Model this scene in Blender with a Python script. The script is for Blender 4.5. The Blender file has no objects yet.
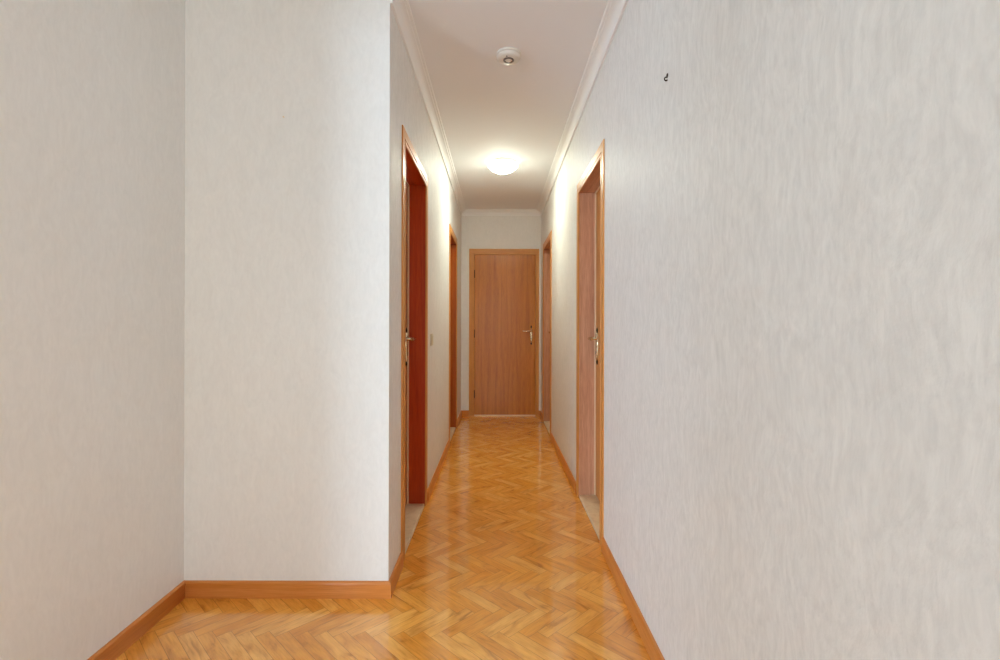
import bpy, bmesh, math, random
from mathutils import Vector, Matrix

random.seed(11)
SC = bpy.context.scene
COL = SC.collection
R2 = math.sqrt(2.0)

# ------------------------------------------------------------------ dimensions (metres, camera at x=0,y=0, looking along +Y)
XL, XR = -0.452, 0.538          # corridor side walls
XF = -1.305                     # left wall of the front hall
YF = 2.085                      # wall that faces the camera
YB = 6.196                      # end wall
YL = 1.00                       # the left hall wall ends here; behind it the living area opens to the left
XW = -9.20                      # far wall of the living area
YR = -6.0                       # rear wall with the added windows, behind the camera
ZC = 2.545                      # ceiling
ZV = 2.478                      # lower edge of the cove
WT = 0.16                       # wall thickness
CAMZ = 1.14

# ------------------------------------------------------------------ materials
def lin(r, g, b):
    def f(c):
        c /= 255.0
        return c / 12.92 if c <= 0.04045 else ((c + 0.055) / 1.055) ** 2.4
    return (f(r), f(g), f(b), 1.0)

class NT:
    def __init__(self, name):
        self.m = bpy.data.materials.new(name)
        self.m.use_nodes = True
        self.t = self.m.node_tree
        self.b = self.t.nodes['Principled BSDF']
    def n(self, typ, **kw):
        nd = self.t.nodes.new(typ)
        for k, v in kw.items():
            if k in nd.inputs.keys():
                nd.inputs[k].default_value = v
            else:
                setattr(nd, k, v)
        return nd
    def l(self, a, ao, b, bi):
        self.t.links.new(a.outputs[ao], b.inputs[bi])

def ramp(nt, stops):
    r = nt.n('ShaderNodeValToRGB')
    el = r.color_ramp.elements
    while len(el) < len(stops):
        el.new(0.5)
    for e, (p, c) in zip(el, stops):
        e.position = p
        e.color = c
    return r

def plain(name, col, rough=0.5, metal=0.0, bump=0.0, bscale=200.0, spec=0.5):
    nt = NT(name)
    nt.b.inputs['Base Color'].default_value = col
    nt.b.inputs['Roughness'].default_value = rough
    nt.b.inputs['Metallic'].default_value = metal
    nt.b.inputs['Specular IOR Level'].default_value = spec
    tc = nt.n('ShaderNodeTexCoord')
    no = nt.n('ShaderNodeTexNoise', Scale=bscale, Detail=3.0)
    nt.l(tc, 'Object', no, 'Vector')
    mr = nt.n('ShaderNodeMapRange')
    mr.inputs['To Min'].default_value = max(0.02, rough - 0.05)
    mr.inputs['To Max'].default_value = rough + 0.05
    nt.l(no, 'Fac', mr, 'Value')
    nt.l(mr, 'Result', nt.b, 'Roughness')
    if bump:
        bp = nt.n('ShaderNodeBump', Strength=bump, Distance=0.001)
        nt.l(no, 'Fac', bp, 'Height')
        nt.l(bp, 'Normal', nt.b, 'Normal')
    return nt.m

def wallpaper(name, col, strokes=1.0):
    """off-white textured wall covering: short vertical brushed strokes pressed into the surface, slight satin sheen"""
    nt = NT(name)
    tc = nt.n('ShaderNodeTexCoord')
    mp = nt.n('ShaderNodeMapping')
    mp.inputs['Scale'].default_value = (1.0, 1.0, 0.36)
    nt.l(tc, 'Object', mp, 'Vector')
    # gentle wandering of the strokes
    wn = nt.n('ShaderNodeTexNoise', Scale=5.0, Detail=3.0)
    nt.l(tc, 'Object', wn, 'Vector')
    sub = nt.n('ShaderNodeVectorMath', operation='SUBTRACT')
    sub.inputs[1].default_value = (0.5, 0.5, 0.5)
    nt.l(wn, 'Color', sub, 0)
    scl = nt.n('ShaderNodeVectorMath', operation='SCALE')
    scl.inputs['Scale'].default_value = 0.07
    nt.l(sub, 'Vector', scl, 0)
    add = nt.n('ShaderNodeVectorMath', operation='ADD')
    nt.l(mp, 'Vector', add, 0)
    nt.l(scl, 'Vector', add, 1)
    n1 = nt.n('ShaderNodeTexNoise', Scale=80.0, Detail=4.0, Roughness=0.62)
    nt.l(add, 'Vector', n1, 'Vector')
    n2 = nt.n('ShaderNodeTexNoise', Scale=30.0, Detail=3.0, Roughness=0.6, Distortion=0.8)
    nt.l(add, 'Vector', n2, 'Vector')
    n3 = nt.n('ShaderNodeTexNoise', Scale=260.0, Detail=2.0)
    nt.l(tc, 'Object', n3, 'Vector')
    big = nt.n('ShaderNodeTexNoise', Scale=2.2, Detail=4.0, Roughness=0.6)
    nt.l(tc, 'Object', big, 'Vector')
    m1 = nt.n('ShaderNodeMath', operation='MULTIPLY_ADD')
    m1.inputs[1].default_value = 0.8
    nt.l(n1, 'Fac', m1, 0)
    m2 = nt.n('ShaderNodeMath', operation='MULTIPLY')
    m2.inputs[1].default_value = 0.4
    nt.l(n2, 'Fac', m2, 0)
    nt.l(m2, 'Value', m1, 2)
    m3 = nt.n('ShaderNodeMath', operation='MULTIPLY_ADD')
    m3.inputs[1].default_value = 0.12
    nt.l(n3, 'Fac', m3, 0)
    nt.l(m1, 'Value', m3, 2)
    bp = nt.n('ShaderNodeBump', Strength=0.55 * strokes, Distance=0.0018)
    nt.l(m3, 'Value', bp, 'Height')
    nt.l(bp, 'Normal', nt.b, 'Normal')
    # colour: tiny tone differences between strokes and blotches
    def sh(k):
        return (col[0] * k, col[1] * k, col[2] * k, 1)
    r1 = ramp(nt, [(0.34, sh(1 - 0.04 * strokes)), (0.66, sh(1 + 0.035 * strokes))])
    nt.l(n2, 'Fac', r1, 'Fac')
    r2 = ramp(nt, [(0.3, (0.985, 0.98, 0.972, 1)), (0.7, (1.0, 1.0, 1.0, 1))])
    nt.l(big, 'Fac', r2, 'Fac')
    r3 = ramp(nt, [(0.3, (1 - 0.095 * strokes,) * 3 + (1,)), (0.62, (1, 1, 1, 1))])
    nt.l(n1, 'Fac', r3, 'Fac')
    mx = nt.n('ShaderNodeMix', data_type='RGBA', blend_type='MULTIPLY')
    mx.inputs[0].default_value = 1.0
    nt.t.links.new(r1.outputs['Color'], mx.inputs[6])
    nt.t.links.new(r2.outputs['Color'], mx.inputs[7])
    mx2 = nt.n('ShaderNodeMix', data_type='RGBA', blend_type='MULTIPLY')
    mx2.inputs[0].default_value = 1.0
    nt.t.links.new(mx.outputs[2], mx2.inputs[6])
    nt.t.links.new(r3.outputs['Color'], mx2.inputs[7])
    nt.t.links.new(mx2.outputs[2], nt.b.inputs['Base Color'])
    nt.b.inputs['Roughness'].default_value = 0.55
    nt.b.inputs['Specular IOR Level'].default_value = 0.28
    return nt.m

def wood(name, dark, mid, light, rough=0.3, fine=260.0, figure=26.0, coat=0.25, contrast=1.0):
    """varnished veneer; the grain runs along U of the UV map (metres)"""
    nt = NT(name)
    uv = nt.n('ShaderNodeUVMap')
    uv.uv_map = 'grain'
    mp = nt.n('ShaderNodeMapping')
    mp.inputs['Scale'].default_value = (0.035, 1.0, 1.0)
    nt.l(uv, 'UV', mp, 'Vector')
    a = nt.n('ShaderNodeTexNoise', Scale=fine, Detail=3.0, Roughness=0.6)
    nt.l(mp, 'Vector', a, 'Vector')
    mp2 = nt.n('ShaderNodeMapping')
    mp2.inputs['Scale'].default_value = (0.05, 1.0, 1.0)
    nt.l(uv, 'UV', mp2, 'Vector')
    b = nt.n('ShaderNodeTexNoise', Scale=figure, Detail=4.0, Roughness=0.55, Distortion=0.7)
    nt.l(mp2, 'Vector', b, 'Vector')
    mx = nt.n('ShaderNodeMath', operation='MULTIPLY_ADD')
    mx.inputs[1].default_value = 0.5
    hb = nt.n('ShaderNodeMath', operation='MULTIPLY')
    hb.inputs[1].default_value = 0.5
    nt.l(b, 'Fac', hb, 0)
    nt.l(a, 'Fac', mx, 0)
    nt.l(hb, 'Value', mx, 2)
    h = 0.17 / contrast
    r = ramp(nt, [(0.5 - h, dark), (0.5, mid), (0.5 + h, light)])
    nt.l(mx, 'Value', r, 'Fac')
    nt.l(r, 'Color', nt.b, 'Base Color')
    nt.b.inputs['Roughness'].default_value = rough
    nt.b.inputs['Specular IOR Level'].default_value = 0.35
    nt.b.inputs['Coat Weight'].default_value = coat * 0.5
    nt.b.inputs['Coat Roughness'].default_value = 0.18
    bp = nt.n('ShaderNodeBump', Strength=0.12, Distance=0.0006)
    nt.l(a, 'Fac', bp, 'Height')
    nt.l(bp, 'Normal', nt.b, 'Normal')
    return nt.m

def parquet():
    nt = NT('oak_parquet')
    uv = nt.n('ShaderNodeUVMap')
    uv.uv_map = 'grain'
    at = nt.n('ShaderNodeAttribute')
    at.attribute_name = 'tone'
    mp = nt.n('ShaderNodeMapping')
    mp.inputs['Scale'].default_value = (0.09, 1.0, 1.0)
    nt.l(uv, 'UV', mp, 'Vector')
    a = nt.n('ShaderNodeTexNoise', Scale=130.0, Detail=4.0, Roughness=0.65, Distortion=0.4)
    nt.l(mp, 'Vector', a, 'Vector')
    mp2 = nt.n('ShaderNodeMapping')
    mp2.inputs['Scale'].default_value = (0.30, 1.0, 1.0)
    nt.l(uv, 'UV', mp2, 'Vector')
    b = nt.n('ShaderNodeTexNoise', Scale=24.0, Detail=3.0, Roughness=0.5, Distortion=0.9)
    nt.l(mp2, 'Vector', b, 'Vector')
    r0 = ramp(nt, [(0.0, lin(224, 150, 54)), (0.35, lin(233, 161, 64)), (0.7, lin(239, 171, 76)), (1.0, lin(245, 184, 94))])
    nt.l(at, 'Fac', r0, 'Fac')
    rg = ramp(nt, [(0.30, (0.84, 0.77, 0.64, 1)), (0.52, (1, 1, 1, 1)), (0.75, (1.10, 1.12, 1.16, 1))])
    nt.l(a, 'Fac', rg, 'Fac')
    rb = ramp(nt, [(0.27, (0.60, 0.48, 0.32, 1)), (0.40, (0.90, 0.85, 0.78, 1)), (0.55, (1, 1, 1, 1)), (0.75, (1.10, 1.13, 1.18, 1))])
    nt.l(b, 'Fac', rb, 'Fac')
    def mul(x, xo, y, yo):
        m = nt.n('ShaderNodeMix', data_type='RGBA', blend_type='MULTIPLY')
        m.inputs[0].default_value = 1.0
        nt.t.links.new(x.outputs[xo], m.inputs[6])
        nt.t.links.new(y.outputs[yo], m.inputs[7])
        return m
    m = mul(r0, 'Color', rg, 'Color')
    m = mul(m, 2, rb, 'Color')
    # joints: the last millimetre of each block
    eu = nt.n('ShaderNodeUVMap')
    eu.uv_map = 'edge'
    sp = nt.n('ShaderNodeSeparateXYZ')
    nt.l(eu, 'UV', sp, 'Vector')
    mn = nt.n('ShaderNodeMath', operation='MINIMUM')
    nt.l(sp, 'X', mn, 0)
    nt.l(sp, 'Y', mn, 1)
    jr = ramp(nt, [(0.0, (0.55, 0.45, 0.35, 1)), (1.0, (1, 1, 1, 1))])
    mr = nt.n('ShaderNodeMapRange')
    mr.inputs['From Min'].default_value = 0.0003
    mr.inputs['From Max'].default_value = 0.0014
    nt.l(mn, 'Value', mr, 'Value')
    nt.l(mr, 'Result', jr, 'Fac')
    m = mul(m, 2, jr, 'Color')
    nt.t.links.new(m.outputs[2], nt.b.inputs['Base Color'])
    nt.b.inputs['Roughness'].default_value = 0.22
    nt.b.inputs['Specular IOR Level'].default_value = 0.5
    nt.b.inputs['Coat Weight'].default_value = 0.75
    nt.b.inputs['Coat Roughness'].default_value = 0.05
    nt.b.inputs['Coat IOR'].default_value = 1.65
    bp = nt.n('ShaderNodeBump', Strength=0.06, Distance=0.0003)
    nt.l(mr, 'Result', bp, 'Height')
    bp2 = nt.n('ShaderNodeBump', Strength=0.08, Distance=0.0005)
    nt.l(b, 'Fac', bp2, 'Height')
    nt.l(bp, 'Normal', bp2, 'Normal')
    nt.l(bp2, 'Normal', nt.b, 'Normal')
    return nt.m

def stone():
    nt = NT('beige_marble')
    tc = nt.n('ShaderNodeTexCoord')
    n = nt.n('ShaderNodeTexNoise', Scale=14.0, Detail=6.0, Roughness=0.6, Distortion=0.8)
    nt.l(tc, 'Object', n, 'Vector')
    r = ramp(nt, [(0.3, lin(208, 188, 152)), (0.55, lin(228, 210, 176)), (0.8, lin(238, 222, 194))])
    nt.l(n, 'Fac', r, 'Fac')
    nt.l(r, 'Color', nt.b, 'Base Color')
    nt.b.inputs['Roughness'].default_value = 0.3
    return nt.m

def emissive(name, col, strength):
    """opal glass lit from inside: brightest underneath, weaker towards the rim and on the inner face"""
    nt = NT(name)
    nt.b.inputs['Base Color'].default_value = (0.85, 0.85, 0.82, 1)
    nt.b.inputs['Roughness'].default_value = 0.25
    nt.b.inputs['Emission Color'].default_value = col
    ge = nt.n('ShaderNodeNewGeometry')
    sp = nt.n('ShaderNodeSeparateXYZ')
    nt.l(ge, 'Normal', sp, 'Vector')
    mr = nt.n('ShaderNodeMapRange')
    mr.inputs['From Min'].default_value = -1.0
    mr.inputs['From Max'].default_value = -0.55
    mr.inputs['To Min'].default_value = strength
    mr.inputs['To Max'].default_value = strength * 0.05
    nt.l(sp, 'Z', mr, 'Value')
    nt.l(mr, 'Result', nt.b, 'Emission Strength')
    return nt.m

WALLC = (0.785, 0.782, 0.765)
M = {
    'wall': wallpaper('textured_wallpaper', WALLC, 1.0),
    'smooth': wallpaper('painted_plaster', WALLC, 0.45),
    'ceiling': plain('matt_white_ceiling_paint', (0.85, 0.86, 0.87, 1), 0.75, bump=0.05),
    'cove': plain('white_plaster_cornice', (0.85, 0.855, 0.85, 1), 0.6, bump=0.03),
    'parquet': parquet(),
    'slab': plain('neutral_bounce_floor', lin(150, 148, 144), 0.5),  # neutral grey chosen to limit light bounced off the unseen living area floor
    'casing': wood('orange_varnished_oak', lin(188, 122, 54), lin(204, 140, 70), lin(216, 156, 88), 0.42, coat=0.1, contrast=0.8),
    'leaf': wood('sapele_veneer', lin(162, 90, 10), lin(186, 112, 22), lin(202, 130, 36), 0.32, fine=330.0, figure=20.0, contrast=1.1),
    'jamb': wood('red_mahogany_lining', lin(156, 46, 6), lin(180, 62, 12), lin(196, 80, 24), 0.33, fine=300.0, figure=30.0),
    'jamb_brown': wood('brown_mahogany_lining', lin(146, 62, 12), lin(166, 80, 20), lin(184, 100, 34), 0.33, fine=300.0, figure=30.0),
    'jamb_glare': wood('glare_tinted_lining', lin(168, 114, 84), lin(198, 146, 112), lin(220, 172, 140), 0.33, fine=300.0, figure=30.0),  # daylight glare is mixed into this colour, paler than the wood
    'skirt': wood('baseboard_wood', lin(182, 106, 40), lin(202, 126, 56), lin(216, 146, 80), 0.32, contrast=0.9),
    'stone': stone(),
    'seal': plain('pale_wood_stop', lin(226, 200, 162), 0.45),
    'brass': plain('polished_nickel_brass', lin(214, 196, 160), 0.22, 1.0),
    'dark': plain('aged_dark_brass', lin(58, 42, 28), 0.4, 0.8),
    'nail': plain('aged_bronze', lin(120, 96, 66), 0.4, 0.8),
    'white': plain('white_plastic', lin(222, 216, 206), 0.4),
    'offwhite': plain('ivory_plastic', lin(206, 198, 170), 0.4),
    'grey': plain('grey_grille', lin(120, 112, 104), 0.6),
    'led': plain('dark_led', lin(90, 84, 78), 0.3),
    'metalbar': plain('aluminium_strip', lin(214, 184, 144), 0.4, 0.5),
    'lampbase': plain('white_enamel', lin(230, 226, 218), 0.4),
    'bowl': emissive('lit_opal_glass', (0.92, 0.965, 0.80, 1), 98.0),
    'frame': plain('white_window_frame', lin(230, 230, 228), 0.4),
}

# ------------------------------------------------------------------ mesh helpers
def add_box(bm, x0, x1, y0, y1, z0, z1, mi=0):
    vs = [bm.verts.new(p) for p in ((x0, y0, z0), (x1, y0, z0), (x1, y1, z0), (x0, y1, z0),
                                    (x0, y0, z1), (x1, y0, z1), (x1, y1, z1), (x0, y1, z1))]
    fs = []
    for q in ((0, 3, 2, 1), (4, 5, 6, 7), (0, 1, 5, 4), (1, 2, 6, 5), (2, 3, 7, 6), (3, 0, 4, 7)):
        f = bm.faces.new([vs[i] for i in q])
        f.material_index = mi
        fs.append(f)
    return fs

def add_prism(bm, poly, z0, z1):
    """vertical prism over a counter-clockwise plan polygon"""
    b = [bm.verts.new((x, y, z0)) for x, y in poly]
    t = [bm.verts.new((x, y, z1)) for x, y in poly]
    n = len(poly)
    bm.faces.new(b[::-1])
    bm.faces.new(t)
    for i in range(n):
        j = (i + 1) % n
        bm.faces.new((b[i], b[j], t[j], t[i]))

def add_loft(bm, rings, closed_ring=True, caps=True):
    """skin a list of equal-length point rings"""
    vr = [[bm.verts.new(p) for p in r] for r in rings]
    n = len(rings[0])
    for a, b in zip(vr, vr[1:]):
        for i in range(n if closed_ring else n - 1):
            j = (i + 1) % n
            bm.faces.new((a[i], a[j], b[j], b[i]))
    if caps and closed_ring:
        bm.faces.new(vr[0][::-1])
        bm.faces.new(vr[-1])
    return vr

def add_lathe(bm, prof, seg=32, mat=None):
    """profile of (radius, z) turned about Z; end radii of 0 close to a point"""
    mat = mat or Matrix.Identity(4)
    rows = []
    for r, z in prof:
        if r < 1e-6:
            rows.append([bm.verts.new(mat @ Vector((0, 0, z)))])
        else:
            rows.append([bm.verts.new(mat @ Vector((r * math.cos(2 * math.pi * k / seg), r * math.sin(2 * math.pi * k / seg), z))) for k in range(seg)])
    for a, b in zip(rows, rows[1:]):
        for k in range(seg):
            j = (k + 1) % seg
            if len(a) == 1 and len(b) == 1:
                continue
            if len(a) == 1:
                bm.faces.new((a[0], b[j], b[k]))
            elif len(b) == 1:
                bm.faces.new((a[k], a[j], b[0]))
            else:
                bm.faces.new((a[k], a[j], b[j], b[k]))

def add_tube(bm, pts, rad, seg=10):
    """round bar through points; rad is a number or one per point"""
    pts = [Vector(p) for p in pts]
    rs = rad if isinstance(rad, (list, tuple)) else [rad] * len(pts)
    rings = []
    up = Vector((0, 0, 1))
    for i, p in enumerate(pts):
        d = (pts[min(i + 1, len(pts) - 1)] - pts[max(i - 1, 0)]).normalized()
        u = d.cross(up)
        if u.length < 1e-3:
            u = d.cross(Vector((1, 0, 0)))
        u.normalize()
        v = d.cross(u)
        rings.append([p + rs[i] * (math.cos(2 * math.pi * k / seg) * u + math.sin(2 * math.pi * k / seg) * v) for k in range(seg)])
    add_loft(bm, rings)

def grain_uv(bm, axis=None):
    """UV map 'grain' in metres: U along the grain axis, V across it. axis: 0,1,2 or None = each island's longest side"""
    lay = bm.loops.layers.uv.new('grain')
    left = set(bm.faces)
    while left:
        seed = left.pop()
        isl, st = [seed], [seed]
        while st:
            f = st.pop()
            for e in f.edges:
                for g in e.link_faces:
                    if g in left:
                        left.discard(g)
                        isl.append(g)
                        st.append(g)
        vs = {v for f in isl for v in f.verts}
        ext = [max(v.co[k] for v in vs) - min(v.co[k] for v in vs) for k in range(3)]
        ax = axis if axis is not None else ext.index(max(ext))
        o1, o2 = random.uniform(0, 40), random.uniform(0, 40)
        oth = [k for k in range(3) if k != ax]
        for f in isl:
            for l in f.loops:
                c = l.vert.co
                l[lay].uv = (c[ax] + o1, c[oth[0]] + c[oth[1]] + o2)

def finish(bm, name, mats, parent=None, smooth=None, bevel=0.0, recalc=True):
    if recalc:
        bmesh.ops.recalc_face_normals(bm, faces=bm.faces[:])
    me = bpy.data.meshes.new(name)
    bm.to_mesh(me)
    bm.free()
    for m in (mats if isinstance(mats, (list, tuple)) else [mats]):
        me.materials.append(m)
    o = bpy.data.objects.new(name, me)
    COL.objects.link(o)
    if parent is not None:
        o.parent = parent
    if smooth is not None:
        for p in me.polygons:
            p.use_smooth = True
        me.set_sharp_from_angle(angle=math.radians(smooth))
    if bevel > 0:
        md = o.modifiers.new('edge', 'BEVEL')
        md.width = bevel
        md.segments = 2
        md.limit_method = 'ANGLE'
        md.angle_limit = math.radians(40)
    return o

def tag(o, label, cat, group=None, kind=None):
    o['label'] = label
    o['category'] = cat
    if group:
        o['group'] = group
    if kind:
        o['kind'] = kind
    return o

def empty(name, loc, rz=0.0):
    o = bpy.data.objects.new(name, None)
    COL.objects.link(o)
    o.empty_display_size = 0.1
    o.location = loc
    o.rotation_euler = (0, 0, rz)
    return o

# ------------------------------------------------------------------ openings of the five doors (outer edges of the casings)
HC = 2.075                       # top of every casing
LEFT_DOORS = ((2.349, 3.200), (4.660, 5.520))
RIGHT_DOORS = ((2.521, 3.370), (4.980, 5.880))
END_DOOR = (-0.353, 0.514)
OP = 0.045                       # wall opening starts this far inside the casing edge

# ------------------------------------------------------------------ room shell
def side_wall(name, x_in, x_out, y0, y1, doors, first_poly=None, mat='wall'):
    bm = bmesh.new()
    xa, xb = min(x_in, x_out), max(x_in, x_out)
    y = y0
    for k, (a, b) in enumerate(doors):
        a, b = a + OP, b - OP
        if k == 0 and first_poly:
            add_prism(bm, first_poly(a), 0, ZC)
        else:
            add_box(bm, xa, xb, y, a, 0, ZC)
        add_box(bm, xa, xb, a, b, HC - OP, ZC)
        y = b
    add_box(bm, xa, xb, y, y1, 0, ZC)
    bmesh.ops.remove_doubles(bm, verts=bm.verts[:], dist=1e-5)
    return finish(bm, name, M[mat])

SIDE = (-2.9, -1.1, 0.70, 2.25)             # unseen window added in the right wall to light the left wall (y range, z range)
w = side_wall('wall_right', XR, XR + WT, SIDE[1], YB + WT, RIGHT_DOORS)
tag(w, 'long off-white textured wall along the right side of the hall and corridor', 'wall', kind='structure')
bm = bmesh.new()
add_box(bm, XR, XR + WT, YR - WT, SIDE[0], 0, ZC)
add_box(bm, XR, XR + WT, SIDE[0], SIDE[1], 0, SIDE[2])
add_box(bm, XR, XR + WT, SIDE[0], SIDE[1], SIDE[3], ZC)
bmesh.ops.remove_doubles(bm, verts=bm.verts[:], dist=1e-5)
tag(finish(bm, 'wall_east', M['wall']), 'right wall behind the viewer with an added window, outside the photo', 'wall', kind='structure')
w = side_wall('wall_corridor', XL, XL - WT, YF, YB + WT, LEFT_DOORS,
              lambda a: [(XL, YF), (XL, a), (XL - WT, a), (XL - WT, YF + WT)])
tag(w, 'off-white textured left wall of the narrow corridor with two door openings', 'wall', kind='structure')
bm = bmesh.new()
add_prism(bm, [(XF, YF), (XL, YF), (XL - WT, YF + WT), (XF, YF + WT)], 0, ZC)
tag(finish(bm, 'wall_front', M['smooth']), 'cream wall panel facing the viewer left of the corridor mouth', 'wall', kind='structure')

BAY = (-1.05, 0.38, 0.05, 2.30)            # unseen window added in the rear wall to light front wall and corridor
PIER = (-3.20, -0.40)                        # unseen pier added to shade the near right wall; the opening runs to YL
WIN = (-8.90, -4.90, 0.05, 2.30)            # second, wider unseen window, placed for daylight from the left
bm = bmesh.new()
add_prism(bm, [(XF, YL), (XF, YF + WT), (XF - WT, YF + WT), (XF - WT, YL + WT)], 0, ZC)
tag(finish(bm, 'wall_left', M['smooth']), 'greyish cream wall at the far left edge of the photo', 'wall', kind='structure')
bm = bmesh.new()
add_prism(bm, [(XF, YL), (XF - WT, YL + WT), (XW, YL + WT), (XW, YL)], 0, ZC)
tag(finish(bm, 'wall_return', M['smooth']), 'wall of the living area turning away to the left, outside the photo', 'wall', kind='structure')
bm = bmesh.new()
add_box(bm, XF - WT, XF, PIER[0], PIER[1], 0, ZC)
add_box(bm, XF - WT, XF, PIER[1], YL, 2.30, ZC)
tag(finish(bm, 'wall_shading_pier', M['smooth']), 'unseen wall added to shade the near right wall, with a wide opening to the living area', 'wall', kind='structure')
bm = bmesh.new()
add_box(bm, XW - WT, XW, YR - WT, YL + WT, 0, ZC)
tag(finish(bm, 'wall_west', M['smooth']), 'far left wall of the living area, outside the photo', 'wall', kind='structure')

bm = bmesh.new()
xs = [XW, WIN[0], WIN[1], BAY[0], BAY[1], XR]
for k in range(5):
    if k % 2 == 0:
        add_box(bm, xs[k], xs[k + 1], YR - WT, YR, 0, ZC)
    else:
        add_box(bm, xs[k], xs[k + 1], YR - WT, YR, 0, BAY[2])
        add_box(bm, xs[k], xs[k + 1], YR - WT, YR, BAY[3], ZC)
bmesh.ops.remove_doubles(bm, verts=bm.verts[:], dist=1e-5)
tag(finish(bm, 'wall_rear', M['smooth']), 'wall behind the viewer with added windows', 'wall', kind='structure')

bm = bmesh.new()
ex0, ex1 = END_DOOR[0] + 0.03, END_DOOR[1] - 0.02
add_box(bm, XL, ex0, YB, YB + WT, 0, ZC)
add_box(bm, ex1, XR, YB, YB + WT, 0, ZC)
add_box(bm, ex0, ex1, YB, YB + WT, HC - OP, ZC)
bmesh.ops.remove_doubles(bm, verts=bm.verts[:], dist=1e-5)
tag(finish(bm, 'wall_end', M['smooth']), 'short off-white wall closing the far end of the corridor above its door', 'wall', kind='structure')

bm = bmesh.new()
add_prism(bm, [(XW - WT, YR - WT), (XR + WT, YR - WT), (XR + WT, YB + WT), (XL - WT, YB + WT), (XL - WT, YF + WT), (XF - WT, YF + WT), (XF - WT, YL + WT), (XW - WT, YL + WT)], ZC, ZC + 0.12)
tag(finish(bm, 'ceiling', M['ceiling']), 'flat white ceiling over the corridor', 'ceiling', kind='structure')

# ------------------------------------------------------------------ herringbone parquet
def herringbone():
    pitch = 0.1535                 # row height
    step = 0.0709                  # spacing of blocks along a row
    W = step / R2
    L = pitch * R2
    s = 1 / R2
    def rot(u, v):
        return ((u + v) * s, (v - u) * s)
    # one right-leaning row centred on y = 1.912 with a lowest corner at x = -0.311
    cxv, cyv = rot(L + W / 2, W - L / 2)
    lowx, lowy = rot(L + W, W - L)
    ox, oy = -0.311 - lowx, 1.912 - cyv
    bm = bmesh.new()
    ug = bm.loops.layers.uv.new('grain')
    ue = bm.loops.layers.uv.new('edge')
    ue2 = ug
    tone = bm.faces.layers.float.new('tone')
    def plank(u0, v0, du, dv, long_u):
        co = [(u0, v0), (u0 + du, v0), (u0 + du, v0 + dv), (u0, v0 + dv)]
        # cut into 2x2 so that the distance to the nearest edge interpolates exactly
        us = [u0, u0 + du / 2, u0 + du]
        vv = [v0, v0 + dv / 2, v0 + dv]
        g = [[bm.verts.new((*[c + o for c, o in zip(rot(a, b), (ox, oy))], 0)) for b in vv] for a in us]
        t = random.random()
        r1, r2 = random.uniform(0, 60), random.uniform(0, 60)
        for i in range(2):
            for j in range(2):
                f = bm.faces.new((g[i][j], g[i + 1][j], g[i + 1][j + 1], g[i][j + 1]))
                f[tone] = t
                for l, (a, b) in zip(f.loops, ((i, j), (i + 1, j), (i + 1, j + 1), (i, j + 1))):
                    pu, pv = us[a] - u0, vv[b] - v0
                    lo, ac = (pu, pv) if long_u else (pv, pu)
                    l[ug].uv = (lo + r1, ac + r2)
                    l[ue].uv = (0 if a != 1 else du / 2, 0 if b != 1 else dv / 2)
    x0, x1, y0, y1 = XF - 0.3, XR + 0.35, -0.9, YB + 0.3
    for i in range(-120, 260):
        for j in range(-60, 60):
            bu, bv = i * W + j * L, i * W - j * L
            cx, cy = rot(bu, bv)
            if not (x0 < cx + ox < x1 and y0 < cy + oy < y1):
                continue
            plank(bu, bv, L, W, True)
            plank(bu + L, bv + W - L, W, L, False)
    def cut(co, no):
        bmesh.ops.bisect_plane(bm, geom=bm.verts[:] + bm.edges[:] + bm.faces[:], plane_co=co, plane_no=no, clear_outer=True, dist=1e-6)
    def split(co, no):
        bmesh.ops.bisect_plane(bm, geom=bm.verts[:] + bm.edges[:] + bm.faces[:], plane_co=co, plane_no=no, dist=1e-6)
    cut((XF, 0, 0), (-1, 0, 0))
    cut((XR + 0.002, 0, 0), (1, 0, 0))
    cut((0, -0.6, 0), (0, -1, 0))
    cut((0, YB + 0.03, 0), (0, 1, 0))
    split((XL - 0.002, 0, 0), (-1, 0, 0))
    split((0, YF, 0), (0, 1, 0))
    gone = []
    for f in bm.faces:
        c = f.calc_center_median()
        if (c.x < XL - 0.002 and c.y > YF) or (c.x < XF and c.y > YL):
            gone.append(f)
    bmesh.ops.delete(bm, geom=gone, context='FACES')
    for f in bm.faces:
        if f.normal.z < 0:
            f.normal_flip()
    # slab underneath (beyond the parquet an unseen neutral floor, toned to control bounced light)
    n0 = len(bm.faces)
    for f in add_box(bm, XW - WT, XR + WT, YR - WT, YF + WT, -0.12, -0.003, 1) + add_box(bm, XL - WT, XR + WT, YF + WT, YB + WT, -0.12, -0.003, 1):
        f[tone] = 0.5
    o = finish(bm, 'floor', [M['parquet'], M['slab']], recalc=False)
    tag(o, 'glossy golden oak herringbone parquet floor', 'floor', kind='structure')
herringbone()

# ------------------------------------------------------------------ cove cornice along the corridor
COVE = [(0.0, ZV), (0.010, ZV), (0.012, ZV + 0.002), (0.012, ZV + 0.008), (0.009, ZV + 0.010)]
for k in range(0, 9):
    a = math.pi / 2 * k / 8
    COVE.append((0.046 - 0.037 * math.cos(a), ZV + 0.014 + 0.040 * math.sin(a)))
COVE += [(0.047, ZV + 0.059), (0.058, ZV + 0.060), (0.061, ZV + 0.063), (0.061, ZC), (0.0, ZC)]
def cove(name, fn0, fn1, label):
    bm = bmesh.new()
    add_loft(bm, [[fn0(d, z) for d, z in COVE], [fn1(d, z) for d, z in COVE]])
    tag(finish(bm, name, M['cove'], smooth=28), label, 'cornice', kind='structure')
cove('trim_1', lambda d, z: (XL + d, YF, z), lambda d, z: (XL + d, YB - d, z), 'white cove moulding along the top of the left corridor wall')
cove('trim_2', lambda d, z: (XL + d, YB - d, z), lambda d, z: (XR - d, YB - d, z), 'short white cove moulding across the end wall')
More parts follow.
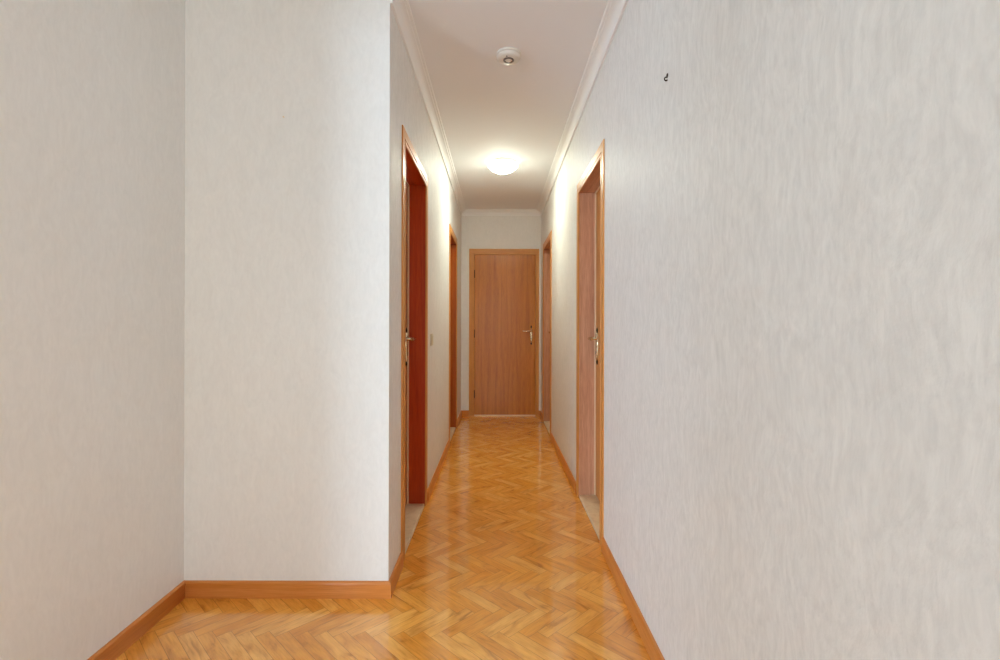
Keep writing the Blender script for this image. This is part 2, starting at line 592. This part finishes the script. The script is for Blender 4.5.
cove('trim_3', lambda d, z: (XR - d, YR, z), lambda d, z: (XR - d, YB - d, z), 'white cove moulding along the top of the right wall')

# ------------------------------------------------------------------ baseboards
HB, TB = 0.068, 0.013
BASE = [(0, 0), (TB, 0), (TB, HB - 0.012), (TB - 0.001, HB - 0.007), (TB - 0.004, HB - 0.002), (TB - 0.008, HB), (0, HB)]
def board(name, fn0, fn1, label, axis):
    bm = bmesh.new()
    add_loft(bm, [[fn0(d, z) for d, z in BASE], [fn1(d, z) for d, z in BASE]])
    grain_uv(bm, axis)
    tag(finish(bm, name, M['skirt'], smooth=50), label, 'baseboard', kind='structure')
(l0, l1), (l2, l3) = LEFT_DOORS
(r0, r1), (r2, r3) = RIGHT_DOORS
board('baseboard_left', lambda d, z: (XF + d, YL, z), lambda d, z: (XF + d, YF - d, z), 'brown wooden baseboard running along the far left wall', 1)
board('baseboard_front', lambda d, z: (XF + d, YF - d, z), lambda d, z: (XL + d, YF - d, z), 'light wooden baseboard under the wall panel facing the viewer', 0)
board('baseboard_corridor', lambda d, z: (XL + d, YF - d, z), lambda d, z: (XL + d, l0, z), 'short baseboard from the wall corner to the nearer left door', 1)
board('baseboard_corridor', lambda d, z: (XL + d, l1, z), lambda d, z: (XL + d, l2, z), 'baseboard on the left wall between its two doors', 1)
board('baseboard_corridor', lambda d, z: (XL + d, l3, z), lambda d, z: (XL + d, YB - d, z), 'short baseboard beyond the farther left door', 1)
board('baseboard_end', lambda d, z: (XL + d, YB - d, z), lambda d, z: (END_DOOR[0], YB - d, z), 'stub of baseboard left of the end door', 0)
board('baseboard_end', lambda d, z: (END_DOOR[1], YB - d, z), lambda d, z: (XR - d, YB - d, z), 'tiny stub of baseboard right of the end door', 0)
board('baseboard_right', lambda d, z: (XR - d, YR, z), lambda d, z: (XR - d, r0, z), 'long baseboard along the right wall in front of its nearer door', 1)
board('baseboard_right', lambda d, z: (XR - d, r1, z), lambda d, z: (XR - d, r2, z), 'baseboard on the right wall between its two doors', 1)
board('baseboard_right', lambda d, z: (XR - d, r3, z), lambda d, z: (XR - d, YB - d, z), 'short baseboard beyond the farther right door', 1)

# ------------------------------------------------------------------ doors
# local frame: x along the wall, wall face at y = 0, room behind at +y
def sweep_u(bm, prof, x0, x1, z1, wl=1.0, wr=1.0):
    """profile of (inset from the outer edge, y) run up one side, across the head and down the other; wl / wr scale the side widths"""
    def left(d, y, z): return (x0 + d * wl, y, z)
    rings = [[(x0 + d * wl, y, 0) for d, y in prof],
             [(x0 + d * wl, y, z1 - d) for d, y in prof],
             [(x1 - d * wr, y, z1 - d) for d, y in prof],
             [(x1 - d * wr, y, 0) for d, y in prof]]
    # three separate boards, mitred
    for a, b in zip(rings, rings[1:]):
        add_loft(bm, [a, b])

CASING = [(0.0, 0.0), (0.0, -0.005), (0.0015, -0.0065), (0.046, -0.0065), (0.0475, -0.002), (0.0525, -0.002), (0.0545, -0.0075),
          (0.068, -0.0075), (0.072, -0.005), (0.072, 0.0)]

def lever_handle(root, x, y, z, flip, hand='lever'):
    """escutcheon plate with pointed dark finials, keyhole, and a curved lever; flip = direction of the lever along x"""
    h = bmesh.new()
    H, B = 0.098, 0.019
    outline = []
    for k in range(40):
        a = 2 * math.pi * k / 40
        zz = math.sin(a)
        # waisted plate, broad at top, tapering below
        wd = B * (0.74 + 0.26 * math.cos(2 * zz * 1.5)) if zz > 0 else B * (0.80 - 0.2 * abs(zz))
        outline.append((math.cos(a) * wd, zz * H))
    add_loft(h, [[(x + px, y, z + pz) for px, pz in outline],
                 [(x + px, y - 0.005, z + pz) for px, pz in outline],
                 [(x + px * 0.85, y - 0.009, z + pz * 0.96) for px, pz in outline],
                 [(x + px * 0.55, y - 0.0125, z + pz * 0.86) for px, pz in outline]])
    plate = finish(h, 'door_handle', M['brass'], root, smooth=35)
    plate['label'] = 'polished metal escutcheon plate with a lever'
    for s in (1, -1):
        f = bmesh.new()
        add_lathe(f, [(0, -0.016), (0.006, -0.012), (0.0115, 0), (0.009, 0.009), (0.004, 0.017), (0, 0.022)], 14,
                  Matrix.Translation((x, y - 0.004, z + s * (H + 0.002))) @ Matrix.Diagonal((1, 0.6, s, 1)))
        finish(f, 'finial', M['dark'], plate, smooth=60)
    k = bmesh.new()
    zk = z - 0.036
    add_lathe(k, [(0, 0.0140), (0.0045, 0.0140), (0.0045, 0.002)], 14, Matrix.Translation((x, y, zk)) @ Matrix.Rotation(math.pi / 2, 4, 'X'))
    add_box(k, x - 0.002, x + 0.002, y - 0.0138, y - 0.003, zk - 0.016, zk)
    finish(k, 'keyhole', M['dark'], plate)
    v = bmesh.new()
    zl = z + 0.050
    add_lathe(v, [(0.014, 0.004), (0.015, 0.010), (0.010, 0.018), (0.0085, 0.060), (0.0, 0.062)], 18, Matrix.Translation((x, y, zl)) @ Matrix.Rotation(math.pi / 2, 4, 'X'))
    pts = []
    for t in range(13):
        u = t / 12
        pts.append((x + flip * (-0.004 + 0.112 * u), y - 0.056 - 0.006 * math.sin(u * math.pi), zl + 0.003 * math.sin(u * math.pi * 2.0)))
    add_tube(v, pts, [0.0085 - 0.003 * math.sin(math.pi * min(1, t / 12 * 1.25)) * 0.6 + (0.001 if t > 10 else 0) for t in range(13)], 12)
    finish(v, 'lever', M['brass'], plate, smooth=60)

def recessed_door(name, loc, rz, width, handle_far_high, label, jamb, jamb_label, leaf):
    """a door set deep in the wall: casing on the corridor side, wooden lining, closed leaf at the far side of the wall"""
    root = empty(name, loc, rz)
    tag(root, label, 'door', kind='structure')
    bm = bmesh.new()
    sweep_u(bm, CASING, 0, width, HC)
    grain_uv(bm)
    c = finish(bm, 'door_casing', M['casing'], root, smooth=30)
    c['label'] = 'orange varnished casing with a beaded inner edge'
    # lining boards from the casing to the leaf
    a, b, top = 0.066, width - 0.066, HC - 0.066
    bm = bmesh.new()
    add_box(bm, a - 0.018, a, -0.003, 0.160, 0, top)
    add_box(bm, b, b + 0.018, -0.003, 0.160, 0, top)
    add_box(bm, a - 0.018, b + 0.018, -0.003, 0.160, top, top + 0.018)
    grain_uv(bm)
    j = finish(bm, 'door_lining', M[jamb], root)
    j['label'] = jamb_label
    # stop strip in front of the leaf
    ys = 0.102
    bm = bmesh.new()
    add_box(bm, a, a + 0.010, ys, ys + 0.010, 0, top)
    add_box(bm, b - 0.010, b, ys, ys + 0.010, 0, top)
    add_box(bm, a + 0.010, b - 0.010, ys, ys + 0.010, top - 0.010, top)
    finish(bm, 'door_stop', M['seal'], root, bevel=0.002)
    bm = bmesh.new()
    add_box(bm, a + 0.002, b - 0.002, ys + 0.0105, ys + 0.048, 0.016, top - 0.002)
    grain_uv(bm, 2)
    finish(bm, 'door_leaf', M[leaf], root, bevel=0.0015)
    # stone threshold
    bm = bmesh.new()
    add_box(bm, a, b, 0.004, 0.16, -0.02, 0.014)
    finish(bm, 'threshold', M['stone'], root, bevel=0.004)
    x = b - 0.058 if handle_far_high else a + 0.058
    lever_handle(root, x, ys + 0.0105, 0.997, -1 if handle_far_high else 1)
    return root

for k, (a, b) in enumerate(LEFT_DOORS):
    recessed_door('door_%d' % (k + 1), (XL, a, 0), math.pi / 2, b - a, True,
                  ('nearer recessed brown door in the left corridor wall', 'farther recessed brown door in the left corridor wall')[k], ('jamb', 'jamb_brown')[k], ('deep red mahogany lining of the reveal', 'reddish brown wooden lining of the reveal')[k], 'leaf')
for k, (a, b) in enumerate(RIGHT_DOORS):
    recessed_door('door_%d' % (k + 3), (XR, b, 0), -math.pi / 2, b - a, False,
                  ('nearer recessed brown door in the right wall', 'farther recessed brown door in the right wall')[k], 'jamb_glare', 'wooden lining of the reveal, daylight glare put into its pinkish colour', 'casing')

# the door at the end of the corridor: leaf nearly flush, hinged on the left
root = empty('door_5', (0, YB, 0))
tag(root, 'closed brown veneer door facing the viewer at the corridor end', 'door', kind='structure')
xa, xb = END_DOOR
bm = bmesh.new()
sweep_u(bm, CASING, xa, xb, HC - 0.004, 0.9, 0.52)
grain_uv(bm)
finish(bm, 'door_casing', M['casing'], root, smooth=30)['label'] = 'orange varnished casing with a beaded inner edge'
la, lb, lt = xa + 0.068, xb - 0.043, HC - 0.074
bm = bmesh.new()
for x0, x1, z0, z1 in ((xa + 0.031, la - 0.001, 0, lt + 0.001), (lb + 0.001, xb - 0.021, 0, lt + 0.001), (xa + 0.031, xb - 0.021, lt + 0.001, lt + 0.035)):
    add_box(bm, x0, x1, -0.004, 0.12, z0, z1)
for x0, x1, z0, z1 in ((la - 0.001, la + 0.012, 0, lt), (lb - 0.012, lb + 0.001, 0, lt), (la, lb, lt - 0.012, lt + 0.001)):
    add_box(bm, x0, x1, 0.042, 0.12, z0, z1)
grain_uv(bm)
finish(bm, 'door_lining', M['casing'], root)
bm = bmesh.new()
add_box(bm, la + 0.0015, lb - 0.0015, 0.003, 0.041, 0.0155, lt - 0.002)
grain_uv(bm, 2)
finish(bm, 'door_leaf', M['leaf'], root, bevel=0.0015)
bm = bmesh.new()
add_box(bm, la, lb, -0.003, 0.12, -0.02, 0.015)
finish(bm, 'threshold', M['metalbar'], root, bevel=0.002)['label'] = 'pale metal threshold strip'
for z in (0.27, 1.02, 1.76):
    bm = bmesh.new()
    add_lathe(bm, [(0, -0.052), (0.003, -0.050), (0.0055, -0.045), (0.0055, 0.045), (0.003, 0.050), (0, 0.052)], 12, Matrix.Translation((la, -0.004, z)))
    finish(bm, 'hinge', M['dark'], root, smooth=50)
lever_handle(root, lb - 0.052, 0.003, 1.003, -1)

# ------------------------------------------------------------------ ceiling lamp
LY, LX = 4.33, 0.045
lamp = empty('ceiling_lamp', (LX, LY, ZC))
tag(lamp, 'lit round opal glass ceiling lamp in the middle of the corridor', 'lamp')
bm = bmesh.new()
add_lathe(bm, [(0, 0), (0.116, 0), (0.120, -0.003), (0.120, -0.022), (0.112, -0.027), (0, -0.027)], 48)
finish(bm, 'base_plate', M['lampbase'], lamp, smooth=40)
bm = bmesh.new()
def cap(r0, depth, z0, n=14):
    R = (r0 * r0 + depth * depth) / (2 * depth)
    a0 = math.asin(r0 / R)
    return [(R * math.sin(a0 * (1 - k / n)), z0 - (R * math.cos(a0 * (1 - k / n)) - R * math.cos(a0))) for k in range(n + 1)]
prof = [(0.126, -0.033), (0.1295, -0.034)] + cap(0.130, 0.062, -0.037)
inner = cap(0.1245, 0.057, -0.035)[::-1]
add_lathe(bm, prof + inner + [(0.126, -0.033)], 56)
finish(bm, 'glass_shade', M['bowl'], lamp, smooth=60)['label'] = 'glowing white glass bowl'
for k in range(3):
    a = math.radians(-100 + 120 * k)
    bm = bmesh.new()
    c, s = math.cos(a), math.sin(a)
    add_tube(bm, [(0.110 * c, 0.110 * s, -0.018), (0.122 * c, 0.122 * s, -0.021), (0.131 * c, 0.131 * s, -0.026), (0.134 * c, 0.134 * s, -0.036), (0.127 * c, 0.127 * s, -0.050)], 0.0035, 8)
    finish(bm, 'clip', M['brass'], lamp, smooth=60)

# ------------------------------------------------------------------ smoke detector
det = empty('smoke_detector', (0.054, 2.600, ZC))
tag(det, 'round white smoke detector on the ceiling in front of the lamp', 'smoke detector')
bm = bmesh.new()
add_lathe(bm, [(0, 0), (0.064, 0), (0.066, -0.002), (0.066, -0.010), (0.062, -0.012), (0, -0.012)], 48)
finish(bm, 'base', M['white'], det, smooth=40)
bm = bmesh.new()
add_lathe(bm, [(0, -0.012), (0.060, -0.012), (0.063, -0.014), (0.063, -0.022), (0.060, -0.028), (0.052, -0.032), (0.031, -0.034), (0.029, -0.032), (0, -0.032)], 48)
finish(bm, 'cover', M['white'], det, smooth=40)
bm = bmesh.new()
add_lathe(bm, [(0.0275, -0.031), (0.0275, -0.0355), (0.0255, -0.0365), (0.020, -0.0365), (0.019, -0.0355), (0.019, -0.031)], 40)
finish(bm, 'vent_ring', M['grey'], det, smooth=40)['label'] = 'grey ring of sounder slots'
bm = bmesh.new()
add_lathe(bm, [(0.0155, -0.031), (0.0155, -0.036), (0.013, -0.038), (0, -0.039)], 32)
finish(bm, 'test_button', M['white'], det, smooth=40)
bm = bmesh.new()
add_lathe(bm, [(0.004, -0.030), (0.004, -0.0345), (0.002, -0.036), (0, -0.036)], 12, Matrix.Translation((-0.010, -0.040, 0)))
finish(bm, 'indicator_light', M['led'], det, smooth=40)

# ------------------------------------------------------------------ light switch on the left corridor wall
sw = empty('light_switch', (XL, 3.405, 1.032), math.pi / 2)
tag(sw, 'small ivory light switch on the left wall beyond the nearer door', 'light switch')
bm = bmesh.new()
add_box(bm, -0.040, 0.040, -0.009, 0.0, -0.040, 0.040)
finish(bm, 'cover_plate', M['offwhite'], sw, bevel=0.003)
bm = bmesh.new()
add_box(bm, -0.026, 0.026, -0.013, -0.008, -0.027, 0.027)
finish(bm, 'rocker', M['offwhite'], sw, bevel=0.002)

# ------------------------------------------------------------------ picture hook left high on the right wall
hk = empty('wall_hook', (XR, 1.588, 1.925), -math.pi / 2)
tag(hk, 'tiny bronze picture hook left alone high on the right wall', 'hook')
bm = bmesh.new()
add_lathe(bm, [(0.0065, 0.0), (0.0065, 0.0015), (0.004, 0.003), (0, 0.003)], 16, Matrix.Translation((0, 0, 0.006)) @ Matrix.Rotation(math.pi / 2, 4, 'X'))
finish(bm, 'wall_plug', M['dark'], hk, smooth=50)
bm = bmesh.new()
pts = [(0, 0.002, 0.000), (0, -0.005, 0.000)]
for k in range(9):
    a = math.radians(90 - 30 * k)
    pts.append((0, -0.005 - 0.0045 * math.cos(a), -0.0055 + 0.0055 * math.sin(a)))
add_tube(bm, pts, 0.0022, 8)
finish(bm, 'hook', M['dark'], hk, smooth=60)

# small nail left in the panel facing the viewer
nl = bmesh.new()
add_lathe(nl, [(0, -0.006), (0.0016, -0.006), (0.0016, 0.006), (0.0032, 0.0065), (0.0032, 0.008), (0, 0.0085)], 12, Matrix.Rotation(math.pi / 2, 4, 'X'))
o = finish(nl, 'wall_nail', M['seal'], smooth=50)
o.location = (-0.892, YF, 1.999)
tag(o, 'tiny pale nail head in the cream wall panel facing the viewer', 'nail')

# ------------------------------------------------------------------ windows added beside and behind the camera (unseen; they bring in daylight)
def window(name, loc, rz, w, z0, z1, label):
    root = empty(name, loc, rz)
    tag(root, label, 'window', kind='structure')
    bm = bmesh.new()
    t = 0.055
    add_box(bm, 0, t, 0.06, 0.12, z0, z1)
    add_box(bm, w - t, w, 0.06, 0.12, z0, z1)
    add_box(bm, t, w - t, 0.06, 0.12, z0, z0 + t)
    add_box(bm, t, w - t, 0.06, 0.12, z1 - t, z1)
    add_box(bm, w / 2 - 0.035, w / 2 + 0.035, 0.065, 0.115, z0 + t, z1 - t)
    finish(bm, 'window_frame', M['frame'], root)
window('fill_window_1', (BAY[1], YR - WT, 0), math.pi, BAY[1] - BAY[0], BAY[2], BAY[3], 'unseen white framed window added in the rear wall to light front wall and corridor')
window('fill_window_3', (XR, SIDE[1], 0), -math.pi / 2, SIDE[1] - SIDE[0], SIDE[2], SIDE[3], 'unseen white framed window added in the right wall to light the left wall')
window('window_2', (WIN[1], YR - WT, 0), math.pi, WIN[1] - WIN[0], WIN[2], WIN[3], 'unseen wide white framed window placed in the rear wall for daylight from the left')

# ------------------------------------------------------------------ light
def area(name, loc, rot, sx, sy, power, col):
    d = bpy.data.lights.new(name, 'AREA')
    d.shape = 'RECTANGLE'
    d.size, d.size_y = sx, sy
    d.energy = power
    d.color = col
    o = bpy.data.objects.new(name, d)
    COL.objects.link(o)
    o.location = loc
    o.rotation_euler = rot
    return o
# daylight lamps at the unseen, added rear windows (pointing +Y)
DAY = (0.98, 0.965, 0.90)
for nm, q, p, dc in (('rear_fill', BAY, 33.0, DAY), ('window_daylight', WIN, 620.0, (0.75, 0.96, 1.17))):
    area(nm, ((q[0] + q[1]) / 2, YR - WT - 0.14, (q[2] + q[3]) / 2), (math.pi / 2, 0, 0), q[1] - q[0], q[3] - q[2], p, dc)
area('side_fill', (XR + WT + 0.02, (SIDE[0] + SIDE[1]) / 2, (SIDE[2] + SIDE[3]) / 2), (0, math.pi / 2, 0), SIDE[3] - SIDE[2], SIDE[1] - SIDE[0], 44.0, DAY)  # added fill behind the camera that brightens the left wall

wd = bpy.data.worlds.new('daylight')
SC.world = wd
wd.use_nodes = True
wd.node_tree.nodes['Background'].inputs['Color'].default_value = (0.85, 0.93, 1.0, 1)
wd.node_tree.nodes['Background'].inputs['Strength'].default_value = 0.8

# ------------------------------------------------------------------ camera
cam = bpy.data.cameras.new('camera')
cam.sensor_width = 36.0
cam.lens = 500.0 * 36.0 / 1000.0
cam.shift_x = 0.0025
cam.shift_y = -0.006
cam.clip_start = 0.02
co = bpy.data.objects.new('camera', cam)
COL.objects.link(co)
co.location = (0, 0, CAMZ)
co.rotation_euler = (math.pi / 2, -math.radians(0.14), 0)
SC.camera = co

SC.view_settings.view_transform = 'Standard'
SC.view_settings.look = 'None'
SC.view_settings.gamma = 1.0
SC.view_settings.use_curve_mapping = False
SC.view_settings.exposure = 0.6
SC.cycles.use_denoising = True
SC.cycles.max_bounces = 16
SC.cycles.diffuse_bounces = 10
SC.cycles.sample_clamp_indirect = 4.0
